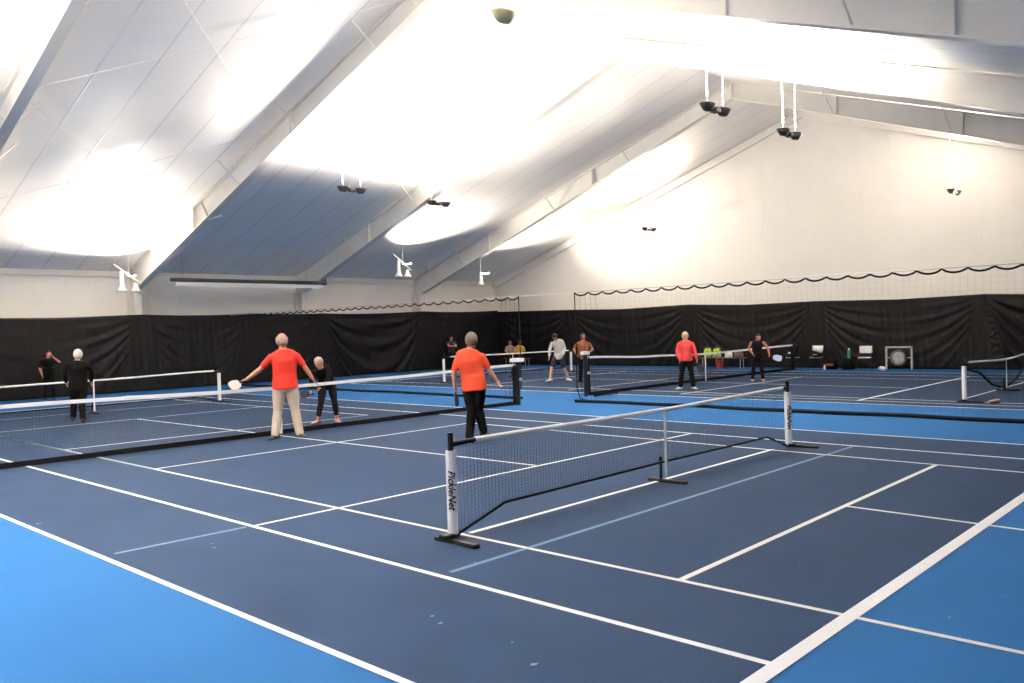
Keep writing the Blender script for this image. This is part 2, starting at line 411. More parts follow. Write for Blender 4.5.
# ================================================================== DIVIDER NETS (hung between the two courts)
def divider(name, label, Y0, Y1, gather_end, Xc=13.45, ztop=2.70):
    t = thing(name, (Xc, (Y0+Y1)/2, 0), label, 'divider net'); oy = (Y0+Y1)/2
    L = Y1-Y0; n = int(abs(L)/.42); H = []
    N = n*8
    def topz(y): 
        ph = abs((y-Y0)/.42) % 1.0
        return ztop-.005-.075*(4*ph*(1-ph))**.8
    def hx(y): return .05*sin(y*1.3)+.04*sin(y*2.9+1)
    bm = bmesh.new(); tube(bm, [(0, Y0-oy, ztop), (0, Y1-oy, ztop)], .008, 5); fin('cable', bm, M['greyst'], t)
    bm = bmesh.new(); pts = []
    for i in range(N+1):
        y = Y0+L*i/N; pts.append((.01, y-oy, topz(y)))
    tube(bm, pts, .019, 6); fin('top_rope', bm, M['netblk'], t)
    bm = bmesh.new(); pts = [(hx(Y0+L*i/120), Y0+L*i/120-oy, .035) for i in range(121)]
    tube(bm, pts, .040, 8); fin('hem', bm, M['netblk'], t)
    bm = bmesh.new(); m = int(abs(L)/.12)
    for i in range(m+1):
        y = Y0+L*i/m; strand(bm, (0, y-oy, topz(y)), (hx(y)*1, y-oy, .04), .0007)
    for k in range(1, 22):
        z = .04+k*.118
        for i in range(24):
            ya = Y0+L*i/24; yb = Y0+L*(i+1)/24
            strand(bm, (hx(ya)*(1-z/2.7), ya-oy, z), (hx(yb)*(1-z/2.7), yb-oy, z), .0007)
    fin('netting', bm, M['netblk'], t)
    # gathered edge
    bm = bmesh.new(); sg = 1 if gather_end == 'a' else -1
    ye = Y0 if gather_end == 'a' else Y1; inn = 1 if (Y1 > Y0) == (gather_end == 'a') else -1
    pts = [(0, ye-oy, ztop), (.01, ye-oy+.01*inn, 1.6), (0, ye-oy+.0*inn, .35), (-.02, ye-oy+.10*inn, .10), (0, ye-oy+.35*inn, .035)]
    tube(bm, pts, .014, 6)
    fin('edge_cord', bm, M['netblk'], t)
    for q in range(4):
        bm = bmesh.new(); o_ = (q+1)*.16*inn
        tube(bm, [(0, ye-oy+o_, topz(ye+o_)), (.02, ye-oy+o_*1.05, 2.2), (.0, ye-oy+o_*.8, 1.2), (0, ye-oy+o_*.9, .05)], .0035, 5)
        fin('hanging_fold', bm, M['netblk'], t)
    return t
divider('divider_net', 'black mesh divider net right of the gap, hanging from a scalloped rope', -.82, -15.8, 'a')
divider('divider_net', 'black mesh divider net left of the gap, ending behind the white-topped net post', 1.05, 16.2, 'a')
bm = bmesh.new(); tube(bm, [(13.45, -.82, 2.70), (13.45, 1.05, 2.70)], .006, 5)
tag(fin('support_cable', bm, M['greyst']), 'thin steel cable bridging the gap between the two divider nets', 'cable')

# ================================================================== TENNIS NETS
def mesh_net(bm, X0, X1, Y, zt, zb, pitch, th):
    n = int((X1-X0)/pitch)
    for i in range(n+1):
        x = X0+(X1-X0)*i/n; strand(bm, (x, Y, zb(x)), (x, Y, zt(x)), th)
    m = int(.9/pitch); seg = 26
    for k in range(1, m):
        for i in range(seg):
            xa = X0+(X1-X0)*i/seg; xb = X0+(X1-X0)*(i+1)/seg
            za = zb(xa)+(zt(xa)-zb(xa))*k/m; zb_ = zb(xb)+(zt(xb)-zb(xb))*k/m
            strand(bm, (xa, Y, za), (xb, Y, zb_), th)
def band(bm, X0, X1, Y, f0, f1, th, seg=40, waves=0):
    R = []
    for i in range(seg+1):
        x = X0+(X1-X0)*i/seg; a, b = f0(x), f1(x); yy = Y+waves*sin(x*2.1)
        R.append([bm.verts.new((x, yy+q, z)) for q, z in ((-th, a), (th, a), (th, b), (-th, b))])
    for a, b in zip(R, R[1:]):
        for k in range(4): bm.faces.new((a[k], a[(k+1) % 4], b[(k+1) % 4], b[k]))
    bm.faces.new(R[0]); bm.faces.new(R[-1])
def tennis_net(X0, X1, Y, top, label, sign_w=.30):
    cx = (X0+X1)/2; t = thing('tennis_net', (cx, Y, 0), label, 'tennis net')
    L = lambda x: x-cx
    zt = lambda x: smooth_poly(top, x+cx)
    bm = bmesh.new(); band(bm, L(X0), L(X1), 0, lambda x: zt(x)-.058, zt, .018); fin('net_tape', bm, M['whitev'], t)
    bm = bmesh.new(); mesh_net(bm, L(X0), L(X1), 0, lambda x: zt(x)-.08, lambda x: .09, .050, .0014); fin('netting', bm, M['netblk'], t)
    bm = bmesh.new(); band(bm, L(X0), L(X1), 0, lambda x: .012, lambda x: .095, .02, 60, .012); fin('bottom_band', bm, M['netblk'], t)
    bm = bmesh.new(); band(bm, L(X0)+.02, L(X0)+.09, 0, lambda x: .05, lambda x: zt(x)-.02, .02, 2); fin('end_band', bm, M['netblk'], t)
    bm = bmesh.new(); band(bm, L(X1)-.09, L(X1)-.02, 0, lambda x: .05, lambda x: zt(x)-.02, .02, 2); fin('end_band', bm, M['netblk'], t)
    bm = bmesh.new(); xc = 5.71-cx if X0 < 10 else 21.1-cx
    band(bm, xc-.025, xc+.025, -.022, lambda x: .02, lambda x: zt(x)+.004, .006, 2); fin('center_strap', bm, M['whitev'], t)
    for x in (X0, X1):
        bm = bmesh.new(); s = -1 if x == X0 else 1
        tube(bm, [(L(x)+s*.07, 0, 0), (L(x)+s*.07, 0, zt(L(x))+.05)], .062, 14)
        p = fin('post', bm, M['black'], t)
        if (x == X1) != (X0 < 10): continue
        cw = .155 if X0 < 10 else .11
        bm = bmesh.new(); z0 = zt(L(x))
        box(bm, (L(x)+s*.07-cw, -cw*.7, z0+.045), (L(x)+s*.07+cw, cw*.7, z0+.135), .01)
        fin('post_cap', bm, M['whitev'], t)
        bm = bmesh.new(); tube(bm, [(L(x)+s*.07, -.08, .62), (L(x)+s*.07, -.15, .62)], .035, 10)
        fin('winch', bm, M['greyst'], t)
    return t
tennis_net(-.9, 12.20, .08, [(-1, 1.02), (1.1, .955), (5.5, .905), (8, .93), (12.3, 1.0)], 'long near tennis net with white tape crossing the left half of the picture')
tennis_net(15.02, 27.45, .08, [(15, 1.06), (18, .96), (21, .90), (27.5, .96)], 'far tennis net with white tape behind the divider net, person in salmon jacket before it')
# loose net cloth bunched at the far net's near post
bm = bmesh.new()
for a, r in ((0, .05), (1, .045), (2, .04)): tube(bm, [(14.9+.0*a, -.22-.05*a, .03+.02*a), (15.3, -.28-.06*a, .05+.015*a), (15.75, -.16-.1*a, .035)], r*.6, 7)
tag(fin('net_cord', bm, M['netblk']), 'dark bunched cord lying at the foot of the far tennis net post', 'cord')

# ================================================================== PORTABLE PICKLEBALL NETS
def text_mesh(txt, size, parent, loc, rot, m, name='lettering'):
    cu = bpy.data.curves.new('t', 'FONT'); cu.body = txt; cu.size = size; cu.extrude = .0015; cu.align_x = 'CENTER'; cu.align_y = 'CENTER'; cu.resolution_u = 2
    cu.shear = .35; cu.offset = .002
    o = bpy.data.objects.new('t', cu); COL.objects.link(o); dg = bpy.context.evaluated_depsgraph_get()
    me = bpy.data.meshes.new_from_object(o.evaluated_get(dg)); bpy.data.objects.remove(o)
    me.materials.clear(); me.materials.append(m)
    q = new_obj(name, me, parent); q.location = loc; q.rotation_euler = rot
    return q
def portable_net(X0, X1, Y, ht, hc, label, bottom, text=False, spring=False, strapx=None, th=.0011, pitch=.045, cord_r=.018):
    cx = (X0+X1)/2; t = thing('pickleball_net', (cx, Y, 0), label, 'pickleball net', 'portable pickleball nets'); L = lambda x: x-cx
    xa, xb = L(X0), L(X1); sx = L(strapx) if strapx is not None else 0
    z0, z1 = ht if isinstance(ht, tuple) else (ht, ht)
    zt = lambda x: smooth_poly([(xa, z0), (sx, hc), (xb, z1)], x)
    zb = lambda x: lerp_poly([(p-cx, q) for p, q in bottom], x)
    off = .30
    bm = bmesh.new(); tube(bm, [(xa+off+(xb-.16-xa-off)*i/40, 0, zt(xa+off+(xb-.16-xa-off)*i/40)-.024) for i in range(41)], .0235, 10); fin('net_tape', bm, M['whitev'], t)
    bm = bmesh.new(); mesh_net(bm, xa+.10, xb-.08, 0, lambda x: zt(x)-.03, zb, pitch, th); fin('netting', bm, M['netblk'], t)
    bm = bmesh.new(); pts = [(p-cx, 0, max(q, cord_r)) for p, q in bottom]; tube(bm, pts, cord_r, 8); fin('bottom_cord', bm, M['netblk'], t)
    for s, x in ((1, xa), (-1, xb)):
        zz = z0 if s > 0 else z1
        bm = bmesh.new(); tube(bm, [(x, 0, .03), (x, 0, zz-.09)], .048, 14); p = fin('post', bm, M['postw'], t)
        if text:
            # wordmark wrapped flat on the camera side of the sleeve, reading downwards
            q = text_mesh('PickleNet', .088, p, (x-.035*s*0-.034, -.0365, .47), (0, 0, 0), M['netblk'])
            vx = Vector((sin(YAW), -cos(YAW), 0))    # facing (-x,-y) quadrant
            n = Vector((-.70, -.714, 0)).normalized(); upv = Vector((-n.y, n.x, 0))   # text x runs down, text y runs sideways
            ex = Vector((0, 0, -1)); ey = n.cross(ex); q.matrix_local = Matrix((ex, ey, n)).transposed().to_4x4()
            q.matrix_local.translation = Vector((x, 0, .47)) + n*.0495
            m4 = Matrix((ex, ey, n)).transposed().to_4x4(); m4.translation = Vector((x, 0, .45)) + n*.0495; q.matrix_local = m4
        bm = bmesh.new(); tube(bm, [(x, 0, zz-.095), (x, 0, zz+.07)], .026, 10)
        tube(bm, [(x, 0, zz-.035), (x+s*.12, 0, zz-.03), (x+s*(off if s > 0 else .16), 0, zz-.025)], [.03, .024, .020], 8)
        fin('clamp', bm, M['black'], t)
        bm = bmesh.new(); q_ = -.09*s; box(bm, (x+q_-.04, -.40, .0), (x+q_+.04, .12, .034), .010); box(bm, (min(x, x+q_)-.045, -.05, .02), (max(x, x+q_)+.045, .05, .062), .008)
        fin('foot', bm, M['black'], t)
    bm = bmesh.new(); band(bm, sx-.017, sx+.017, -.027, lambda x: .06, lambda x: zt(x)+.003, .004, 2); fin('center_strap', bm, M['whitev'], t)
    bm = bmesh.new(); tube(bm, [(sx-.03, .03, 0.03), (sx-.03, .03, .30)], .020, 8); fin('center_post', bm, M['black'], t)
    bm = bmesh.new(); box(bm, (sx-.065, -.32, 0), (sx+.005, .20, .035), .01); fin('foot', bm, M['black'], t)
    return t
portable_net(2.25, 8.93, -8.40, (.88, .90), .87, 'nearest portable pickleball net with white lettered posts, in the middle of the navy court',
             [(2.27, .03), (2.92, .22), (5.6, .235), (8.25, .225), (8.88, .03)], text=True, strapx=5.64, cord_r=.014)
portable_net(2.1, 9.07, 8.8, (.83, .93), .87, 'portable pickleball net at the far left, beyond the white-haired person in black',
             [(2.12, .03), (2.8, .2), (8.4, .2), (9.05, .03)], strapx=5.62, th=.0009)
portable_net(17.3, 24.42, 8.3, (.95, .92), .93, 'portable pickleball net in the distance beside the man in grey top',
             [(17.3, .03), (18, .2), (23.8, .2), (24.4, .03)], th=.0012)
portable_net(16.98, 24.0, -8.6, (.86, .86), .78, 'portable pickleball net at the right edge with a drooping bottom cord',
             [(17.0, .72), (18.2, .55), (19.2, .22), (20.35, .06), (21.4, .20), (22.6, .55), (24.0, .72)], strapx=20.4, cord_r=.022)

# ================================================================== LAMPS
def uplight(X, Y, Z, label, energy, group='twin bell uplights hung from the roof', single=False, cone=166, blend=1.0, lean=0.):
    t = thing('uplight', (X, Y, Z), label, 'ceiling lamp', group)
    zc = roof_z(Y)-Z-.02; L_ = .44 if not single else .34
    if not single:
        bm = bmesh.new(); box(bm, (-L_, -.03, -.02), (L_, .03, .03), .008); box(bm, (-.09, -.08, -.05), (.09, .08, .04), .01); fin('bar', bm, M['bell'], t)
    for sx in ((-.30, .30) if not single else (0,)):
        bm = bmesh.new()
        loft(bm, [(Vector((sx, 0, z)), Vector((1, 0, 0)), Vector((0, 1, 0)), a_, b_) for z, a_, b_ in ((-.07, .05, .04), (-.06, .12, .06), (0, .17, .10), (.06, .20, .135), (.075, .205, .14), (.072, .19, .125), (.01, .15, .08), (-.01, .02, .02))], 18)
        tube(bm, [(sx+.19, .0, .06), (sx+.25, .02, .10)], .018, 6)
        sh = fin('shade', bm, M['brass'] if single else M['bell'], t, smooth=True)
        bm = bmesh.new(); ball(bm, (sx, 0, .035), .035, (1.6, 1, 1)); fin('bulb', bm, M['bulb'], sh)
        ld = bpy.data.lights.new('uplight_beam', 'SPOT'); ld.energy = energy; ld.color = (1, .90, .76); ld.spot_size = radians(cone); ld.spot_blend = blend; ld.shadow_soft_size = .40
        lo = bpy.data.objects.new('beam', ld); COL.objects.link(lo); lo.parent = t; lo.location = (sx, 0, .19); lo.rotation_euler = (pi, lean, 0)
    for i, sx in enumerate((-.5, .5) if not single else (-.12, .12)):
        bm = bmesh.new(); tube(bm, [(sx*.6, 0, .02), (sx*.7, 0, zc)], .014 if i == 0 and not single else .005, 6); fin('hanger', bm, M['whitev'], t)
    return t
E_ = LAMP_W
uplight(11.95, 6.1, 6.0, 'twin bell uplight under the left roof slope, left of its neighbour by the frame', E_)
uplight(15.75, 6.6, 6.0, 'twin bell uplight under the left roof slope, close beside the roof frame behind it', E_)
uplight(28.2, 6.8, 6.0, 'small twin bell uplight against the tall end wall, left of centre', E_*.65, cone=125, blend=1, lean=-.75)
uplight(12.05, -5.6, 6.0, 'twin bell uplight hung on white rods just below the roof frame peak', E_)
uplight(15.3, -5.6, 6.0, 'twin bell uplight on white rods, right of the one by the frame peak', E_)
uplight(28.2, -5.4, 6.0, 'small twin bell uplight against the tall end wall, far right', E_*.65, cone=125, blend=1, lean=-.75)
uplight(5.66, -6.0, 6.1, 'single pale brass uplight at the top edge of the picture', E_*1.2, group=None, single=True)
# same rows assumed to continue behind the camera; farthest pair added as fill light
for x_, y_ in ((-1.2, 6.1), (-4.6, 6.1), (-1.2, -6.0), (-4.6, -6.0), (-9.5, 6), (-9.5, -6)):
    uplight(x_, y_, 6.0, 'assumed twin bell uplight out of view to the left of the picture', E_*(1.2 if y_ > 0 else 2.2), cone=(165 if x_ > -2 else 140), blend=.9)

def wall_bells(X, Y, Z, label, n, pw, aim, dx=.24):
    t = thing('bell_lamp', (X, Y, Z), label, 'lamp')
    if n == 2:
        bm = bmesh.new(); tube(bm, [(-.50, 0, .52), (.42, 0, -.12)], .035, 8); fin('crossbar', bm, M['whitev'], t)
    for k in range(n):
        sx = (k-.5)*2*dx if n == 2 else 0; hz = .25 if (n == 2 and k == 0) else 0
        bm = bmesh.new(); h = .72 if (k == 0 and n == 2) else (.32 if n == 2 else .62)
        lathe(bm, [(.02, h-.42), (.06, h-.44), (.08, -.22), (.12, -.32), (.21, -.42), (.19, -.42), (.10, -.32), (.05, -.24)], (sx, 0, 0), n=18, cap=True)
        fin('shade', bm, M['whitev'], t, smooth=True)
    bm = bmesh.new(); tube(bm, [(0, 0, .1), (0, 0, roof_z(Y)-Z-.02)], .012, 6); fin('hanger', bm, M['whitev'], t)
    bm = bmesh.new(); ball(bm, (0, -.50, .12), .04, (1, 1, .8)); tube(bm, [(0, -.50, .09), (0, 0, .14)], .014, 6); b = fin('bulb', bm, M['bulb'], t)
    ld = bpy.data.lights.new('uplight_beam', 'SPOT'); ld.energy = LAMP_W*pw; ld.color = (1, .90, .76); ld.spot_size = radians(118); ld.spot_blend = .9; ld.shadow_soft_size = .35
    lo = bpy.data.objects.new('beam', ld); COL.objects.link(lo); lo.parent = t; lo.location = (0, -.50, .20); lo.rotation_euler = (Vector(aim)-Vector((X, Y-.5, Z+.20))).to_track_quat('-Z', 'Y').to_euler()
    return t
wall_bells(9.68, 16.2, 3.98, 'white double bell lamp on a slanted crossbar at the column above the left curtain', 2, 2.6, (7.3, 13.0, 6.3))
wall_bells(20.3, 14.0, 4.62, 'white double bell lamp on a slanted crossbar beside the roof frame nearest the end wall', 2, 1.5, (20.2, 11.6, 6.8))
wall_bells(24.95, 14.0, 4.35, 'white single bell lamp hanging near the far corner above the curtain', 1, 1.3, (26.0, 10.6, 7.0))

# tube heater
t = thing('tube_heater', (13.95, 15.6, 3.95), 'long black radiant tube heater with white reflector hung along the left wall', 'heater')
bm = bmesh.new(); tube(bm, [(-3.05, 0, .03), (3.4, 0, .03)], .07, 12); fin('tube', bm, M['heater'], t)
bm = bmesh.new()
for a, b in (((-2.95, -.20, -.20), (3.25, -.16, -.08)), ((-2.95, -.16, -.11), (3.25, .20, -.09))): box(bm, a, b)
fin('reflector', bm, M['refl'], t)
bm = bmesh.new(); box(bm, (-3.5, -.06, .0), (-3.1, .06, .1), .02); fin('burner_box', bm, M['greyst'], t)
bm = bmesh.new(); box(bm, (3.38, -.08, -.06), (3.52, .08, .22), .02); fin('exhaust', bm, M['heater'], t)
for x_ in (-2.6, 0, 2.6):
    bm = bmesh.new(); tube(bm, [(x_, 0, .09), (x_, 0, roof_z(15.6)-3.95-.03)], .008, 5); fin('hanger', bm, M['rod'], t)
# bracket under second frame
bm = bmesh.new(); tube(bm, [(10.25, 11.35, 5.62), (10.1, 11.5, 6.15)], .035, 6); tube(bm, [(10.25, 11.35, 5.62), (10.55, 11.05, 5.72)], .05, 6)
tag(fin('bracket', bm, M['rod']), 'small grey steel bracket fixed under the roof frame above the heater', 'bracket')

# ================================================================== PEOPLE
dg_cache = {}
def remesh(bm, vox, name, m, parent=None, smooth_it=2):
    me = bpy.data.meshes.new('tmp'); bmesh.ops.recalc_face_normals(bm, faces=bm.faces[:]); bm.to_mesh(me); bm.free()
    o = bpy.data.objects.new('tmp', me); COL.objects.link(o)
    md = o.modifiers.new('r', 'REMESH'); md.mode = 'VOXEL'; md.voxel_size = vox; md.use_smooth_shade = True
    if smooth_it:
        ms = o.modifiers.new('s', 'SMOOTH'); ms.factor = .5; ms.iterations = smooth_it
    dg = bpy.context.evaluated_depsgraph_get(); me2 = bpy.data.meshes.new_from_object(o.evaluated_get(dg))
    bpy.data.objects.remove(o); me2.name = name; me2.materials.clear(); me2.materials.append(m)
    for p in me2.polygons: p.use_smooth = True
    return new_obj(name, me2, parent)
def hand(bm, wr, d, side, s, curl=.5):
    """wr wrist, d finger direction, side = thumb side vector"""
    d = Vector(d).normalized(); sd = Vector(side); sd = (sd-d*sd.dot(d)).normalized(); pn = d.cross(sd)
    wr = Vector(wr)
    loft(bm, [(wr-d*.01*s, sd, pn, .026*s, .019*s), (wr+d*.02*s, sd, pn, .030*s, .017*s), (wr+d*.055*s, sd, pn, .040*s, .015*s), (wr+d*.088*s, sd, pn, .038*s, .012*s)], 12)
    for i, (o, ln_) in enumerate(((.029, .068), (.010, .078), (-.010, .072), (-.029, .056))):
        p = wr+d*.082*s+sd*o*s; pts = [p]; a = 0
        for seg, f in enumerate((.45, .32, .23)):
            a += curl*(.5 if seg == 0 else .9)
            p = p+(d*cos(a)+pn*sin(a))*ln_*f*s; pts.append(p)
        tube(bm, pts, [.0088*s, .0085*s, .0078*s, .0068*s], 8, dome=True)
    p = wr+d*.025*s+sd*.028*s; q = p+(d*.6+sd*.75+pn*.25)*.032*s; r = q+(d*.9+sd*.25+pn*.35)*.030*s
    tube(bm, [p, q, r], [.012*s, .0105*s, .0085*s], 8, dome=True)
def person(name_label, loc, h, face, J, top=None, bottom=None, hair=None, shoes='shoeb', skin='skin', sleeve=.45, sleevelong=False,
           legs=1.0, vox=.011, female=False, hairstyle='short', cap=None, fat=1.0, tilt=(0, 0), curl=.5, shorts=False, toes=None, extra_group=None, handdir=None):
    """billboard frame: x to the right as seen from the camera, y away from it, z up. face: angle of facing (0 = away, 180 = to camera, 90 = to picture right)"""
    az = atan2(loc[1]-CAM.y, loc[0]-CAM.x)          # viewing direction of this spot at the time the photo was taken
    fa = radians(face); fv = Vector((sin(fa), cos(fa), 0)); rv = Vector((cos(fa), -sin(fa), 0))   # facing, body-right
    k = h/1.75
    D = dict(pelvis=(0, 0, .53*h), waist=(0, 0, .615*h), chest=(0, 0, .74*h), neck=(0, 0, .850*h), head=(0, 0, .928*h))
    sw = (.108 if female else .118)*h*fat**.5; hw = .052*h
    P = {q: Vector(v) for q, v in D.items()}
    for q, v in J.items():
        if q in P: P[q] = Vector(v)
    def base(q, v): P[q] = Vector(J[q]) if q in J else Vector(v)
    shc = P['neck']-(P['neck']-P['chest']).normalized()*.045*h
    base('shR', shc+rv*sw); base('shL', shc-rv*sw)
    base('elR', P['shR']+rv*.03*h+Vector((0, 0, -.185*h))); base('elL', P['shL']-rv*.03*h+Vector((0, 0, -.185*h)))
    base('wrR', P['elR']+fv*.03*h+Vector((0, 0, -.145*h))); base('wrL', P['elL']+fv*.03*h+Vector((0, 0, -.145*h)))
    base('hipR', P['pelvis']+rv*hw); base('hipL', P['pelvis']-rv*hw)
    base('anR', rv*.075*h+Vector((0, 0, .045*h))); base('anL', -rv*.075*h+Vector((0, 0, .045*h)))
    for s in 'RL':
        if 'kn'+s in J: P['kn'+s] = Vector(J['kn'+s])
        else: P['kn'+s] = (P['hip'+s]+P['an'+s])/2+fv*.012*h
    root_rot = az-pi/2
    # ---- body
    def torso(bm, g, z0=0., neck=True, low=True):
        spine = (P['neck']-P['pelvis']).normalized()
        hipax = (P['hipR']-P['hipL']).normalized(); shax = (P['shR']-P['shL']).normalized()
        def ring(c, ax, ra, rb, sp=spine):
            ax = (ax-sp*ax.dot(sp)).normalized(); return (c, ax, sp.cross(ax), ra+g, rb+g)
        R = []
        if low: R.append(ring(P['pelvis']-spine*.055*h, hipax, .085*h*fat, .062*h*fat))
        R.append(ring(P['pelvis'], hipax, .098*h*fat if not female else .102*h, .070*h*fat))
        R.append(ring(P['waist'], (hipax+shax), (.082 if female else .090)*h*fat, .060*h*fat, spine))
        c2 = P['waist'].lerp(P['chest'], .6)
        R.append(ring(c2, shax, .092*h*fat, .066*h*fat)); R.append(ring(P['chest'], shax, (.094 if female else .104)*h*fat**.5, .068*h*fat))
        sp2 = (P['neck']-P['chest']).normalized()
        R.append(ring(P['neck']-sp2*.055*h, shax, sw*.93, .052*h, sp2)); R.append(ring(P['neck']-sp2*.028*h, shax, sw*.70, .042*h, sp2))
        R.append(ring(P['neck']-sp2*.004*h, shax, .040*h, .036*h, sp2))
        loft(bm, R, 20)
    def limb(bm, a, b, c, r, g=0., f0=0., f1=1., n=12):
        """three-joint limb, drawn from fraction f0 to f1 of its total length"""
        a, b, c = Vector(a), Vector(b), Vector(c); pts = []; rad = []
        L1 = (b-a).length; L2 = (c-b).length; T = L1+L2
        fr = [f0+(f1-f0)*i/9 for i in range(10)]; kf = L1/T
        if f0 < kf < f1: fr = sorted(fr+[kf])
        prof = [(0, r[0]), (kf*.5, r[0]*.97), (kf*.93, r[1]), (kf+(1-kf)*.25, r[1]*1.06), (1, r[2])]
        for f in fr:
            d = f*T; p = a.lerp(b, d/L1) if d <= L1 else b.lerp(c, (d-L1)/L2)
            pts.append(p); rad.append(lerp_poly(prof, f)+g)
        tube(bm, pts, rad, n, dome=True)
    bm = bmesh.new(); torso(bm, 0)
    for s in 'RL':
        limb(bm, P['sh'+s]-Vector((0, 0, .026*h)), P['el'+s], P['wr'+s], (.030*h*fat**.4, .0235*h, .0165*h))
        limb(bm, P['hip'+s], P['kn'+s], P['an'+s], (.052*h*fat**.6, .034*h, .022*h))
        dv = (P['wr'+s]-P['el'+s]).normalized()
        if handdir and s in handdir: dv = Vector(handdir[s]).normalized()
        hand(bm, P['wr'+s], dv, fv*(1 if True else -1)+Vector((0, 0, .05)), k*.98, curl if not isinstance(curl, dict) else curl.get(s, .5))
        # foot
        an = P['an'+s]; fd = Vector(toes[s]).normalized() if toes and s in toes else fv; sdv = Vector((fd.y, -fd.x, 0)); U = Vector((0, 0, 1))
        base_ = Vector((an.x, an.y, an.z-.040*h))
        tube(bm, [an, base_+U*.026*h-fd*.005*h, base_+fd*.05*h+U*.016*h, base_+fd*.095*h+U*.011*h], [.018*h, .012*h, .008*h, .005*h], 10, dome=True)
    # head and face
    k *= 1.07; hc = P['head'].lerp(P['neck'], .16); ta, tb = tilt      # nod forward, lean
    Rh = Matrix.Rotation(ta, 3, rv)
    Rf = Matrix((rv, fv, Vector((0, 0, 1)))).transposed()
    RR = Matrix.Rotation(-ta, 3, rv) @ Matrix.Rotation(tb, 3, fv) @ Rf
    def H(v): return hc + RR @ (Vector(v)*k)
    tube(bm, [P['neck']-Vector((0, 0, .02*h)), (P['neck']+hc)/2, hc-RR @ Vector((0, -.01, .02))*k], [.036*h, .033*h, .034*h], 12)
    ball(bm, H((0, -.008, .012)), k, (.082, .097, .108), RR, 20, 14)
    ball(bm, H((0, .028, -.045)), k, (.054, .058, .066), RR, 16, 10)        # jaw
    tube(bm, [H((0, .085, .018)), H((0, .103, -.006)), H((0, .112, -.022)), H((0, .092, -.028))], [.008*k, .011*k, .014*k, .009*k], 8, dome=True)  # nose
    tube(bm, [H((-.02, .083, -.052)), H((0, .090, -.050)), H((.02, .083, -.052))], .0065*k, 6, dome=True)   # lips
    tube(bm, [H((-.045, .078, .030)), H((0, .090, .026)), H((.045, .078, .030))], .007*k, 6, dome=True)     # brow
    for q in (-1, 1): ball(bm, H((q*.078, -.008, -.006)), k, (.010, .020, .032), RR, 10, 7)
    body = remesh(bm, vox, 'person', M[skin], None, 2)
    body.location = loc; body.rotation_euler = (0, 0, root_rot)
    tag(body, name_label, 'person', extra_group)
    for q in (-1, 1):
        bm = bmesh.new(); ball(bm, H((q*.030, .079, .010)), .011*k, u=8, v=6); fin('eye', bm, M['eye'], body, True)
    # ---- clothing
    if top:
        bm = bmesh.new(); torso(bm, .020*h/1.7, low=False)
        sp = (P['neck']-P['pelvis']).normalized(); hipax = (P['hipR']-P['hipL']).normalized(); ax = (hipax-sp*hipax.dot(sp)).normalized()
        loft(bm, [(P['pelvis']-sp*.045*h, ax, sp.cross(ax), .108*h*fat, .082*h*fat), (P['pelvis']+sp*.03*h, ax, sp.cross(ax), .106*h*fat, .080*h*fat), (P['waist'], ax, sp.cross(ax), .100*h*fat, .074*h*fat)], 20)
        if sleeve > 0:
            for s in 'RL':
                limb(bm, P['sh'+s]-Vector((0, 0, .028*h)), P['el'+s], P['wr'+s], (.0305*h*fat**.4, .029*h if sleeve < .6 else .026*h, .022*h), .007, 0, sleeve)
        remesh(bm, .013, 'shirt' if not sleevelong else 'jacket', M[top], body, 3)
    if bottom:
        bm = bmesh.new(); sp = (P['neck']-P['pelvis']).normalized(); hipax = (P['hipR']-P['hipL']).normalized(); ax = (hipax-sp*hipax.dot(sp)).normalized(); Bx = sp.cross(ax)
        loft(bm, [(P['pelvis']-sp*.075*h, ax, Bx, .078*h*fat, .062*h*fat), (P['pelvis']-sp*.03*h, ax, Bx, .098*h*fat, .074*h*fat), (P['pelvis']+sp*.035*h, ax, Bx, .100*h*fat, .073*h*fat)], 20)
        for s in 'RL':
            rr = (.058*h*fat**.6, .040*h if not shorts else .052*h, .036*h) if not female else (.054*h, .036*h, .026*h)
            limb(bm, P['hip'+s], P['kn'+s], P['an'+s], rr, .006, 0, legs)
        remesh(bm, .013, 'shorts' if shorts else 'trousers', M[bottom], body, 3)
    for s in 'RL':
        an = P['an'+s]; fd = Vector(toes[s]).normalized() if toes and s in toes else fv; U = Vector((0, 0, 1)); sdv = Vector((fd.y, -fd.x, 0))
        b0 = Vector((an.x, an.y, an.z-.045*h)); bm = bmesh.new()
        prof = [(-.040, .018, .030, .014), (-.034, .026, .040, .026), (-.005, .026, .038, .030), (.035, .024, .026, .026), (.075, .027, .018, .017), (.100, .022, .014, .012), (.112, .010, .010, .008)]
        rings = []
        for a, wd, zc, hh in prof: rings.append((b0+fd*a*h+U*zc*h*.78, sdv, U, wd*h*1.12, zc*h*.76))
        loft(bm, rings, 14); sh = fin('shoe', bm, M[shoes], body, True)
    # ---- hair
    if hair:
        bm = bmesh.new()
        def fn(p):
            # p on unit sphere in head frame: y forward, z up
            if hairstyle == 'bald': on = (p.y < .35 and p.z < .45 and p.z > -.62 and abs(p.x)+(-p.y) > .35)
            elif hairstyle == 'long': on = not (p.y > .42 and p.z < .52)
            else: on = not (p.y > .30 and p.z < .55) and p.z > -.72
            return p*(1.10 if on else .86)
        ball(bm, H((0, -.010, .014)), k, (.086, .101, .110), RR, 24, 16, fn)
        if hairstyle == 'long':
            loft(bm, [(H((0, -.055, -.01)), RR @ Vector((1, 0, 0)), RR @ Vector((0, 1, 0)), .075*k, .045*k), (H((0, -.06, -.10)), RR @ Vector((1, 0, 0)), RR @ Vector((0, 1, 0)), .07*k, .035*k), (H((0, -.065, -.17)), RR @ Vector((1, 0, 0)), RR @ Vector((0, 1, 0)), .045*k, .02*k)], 12)
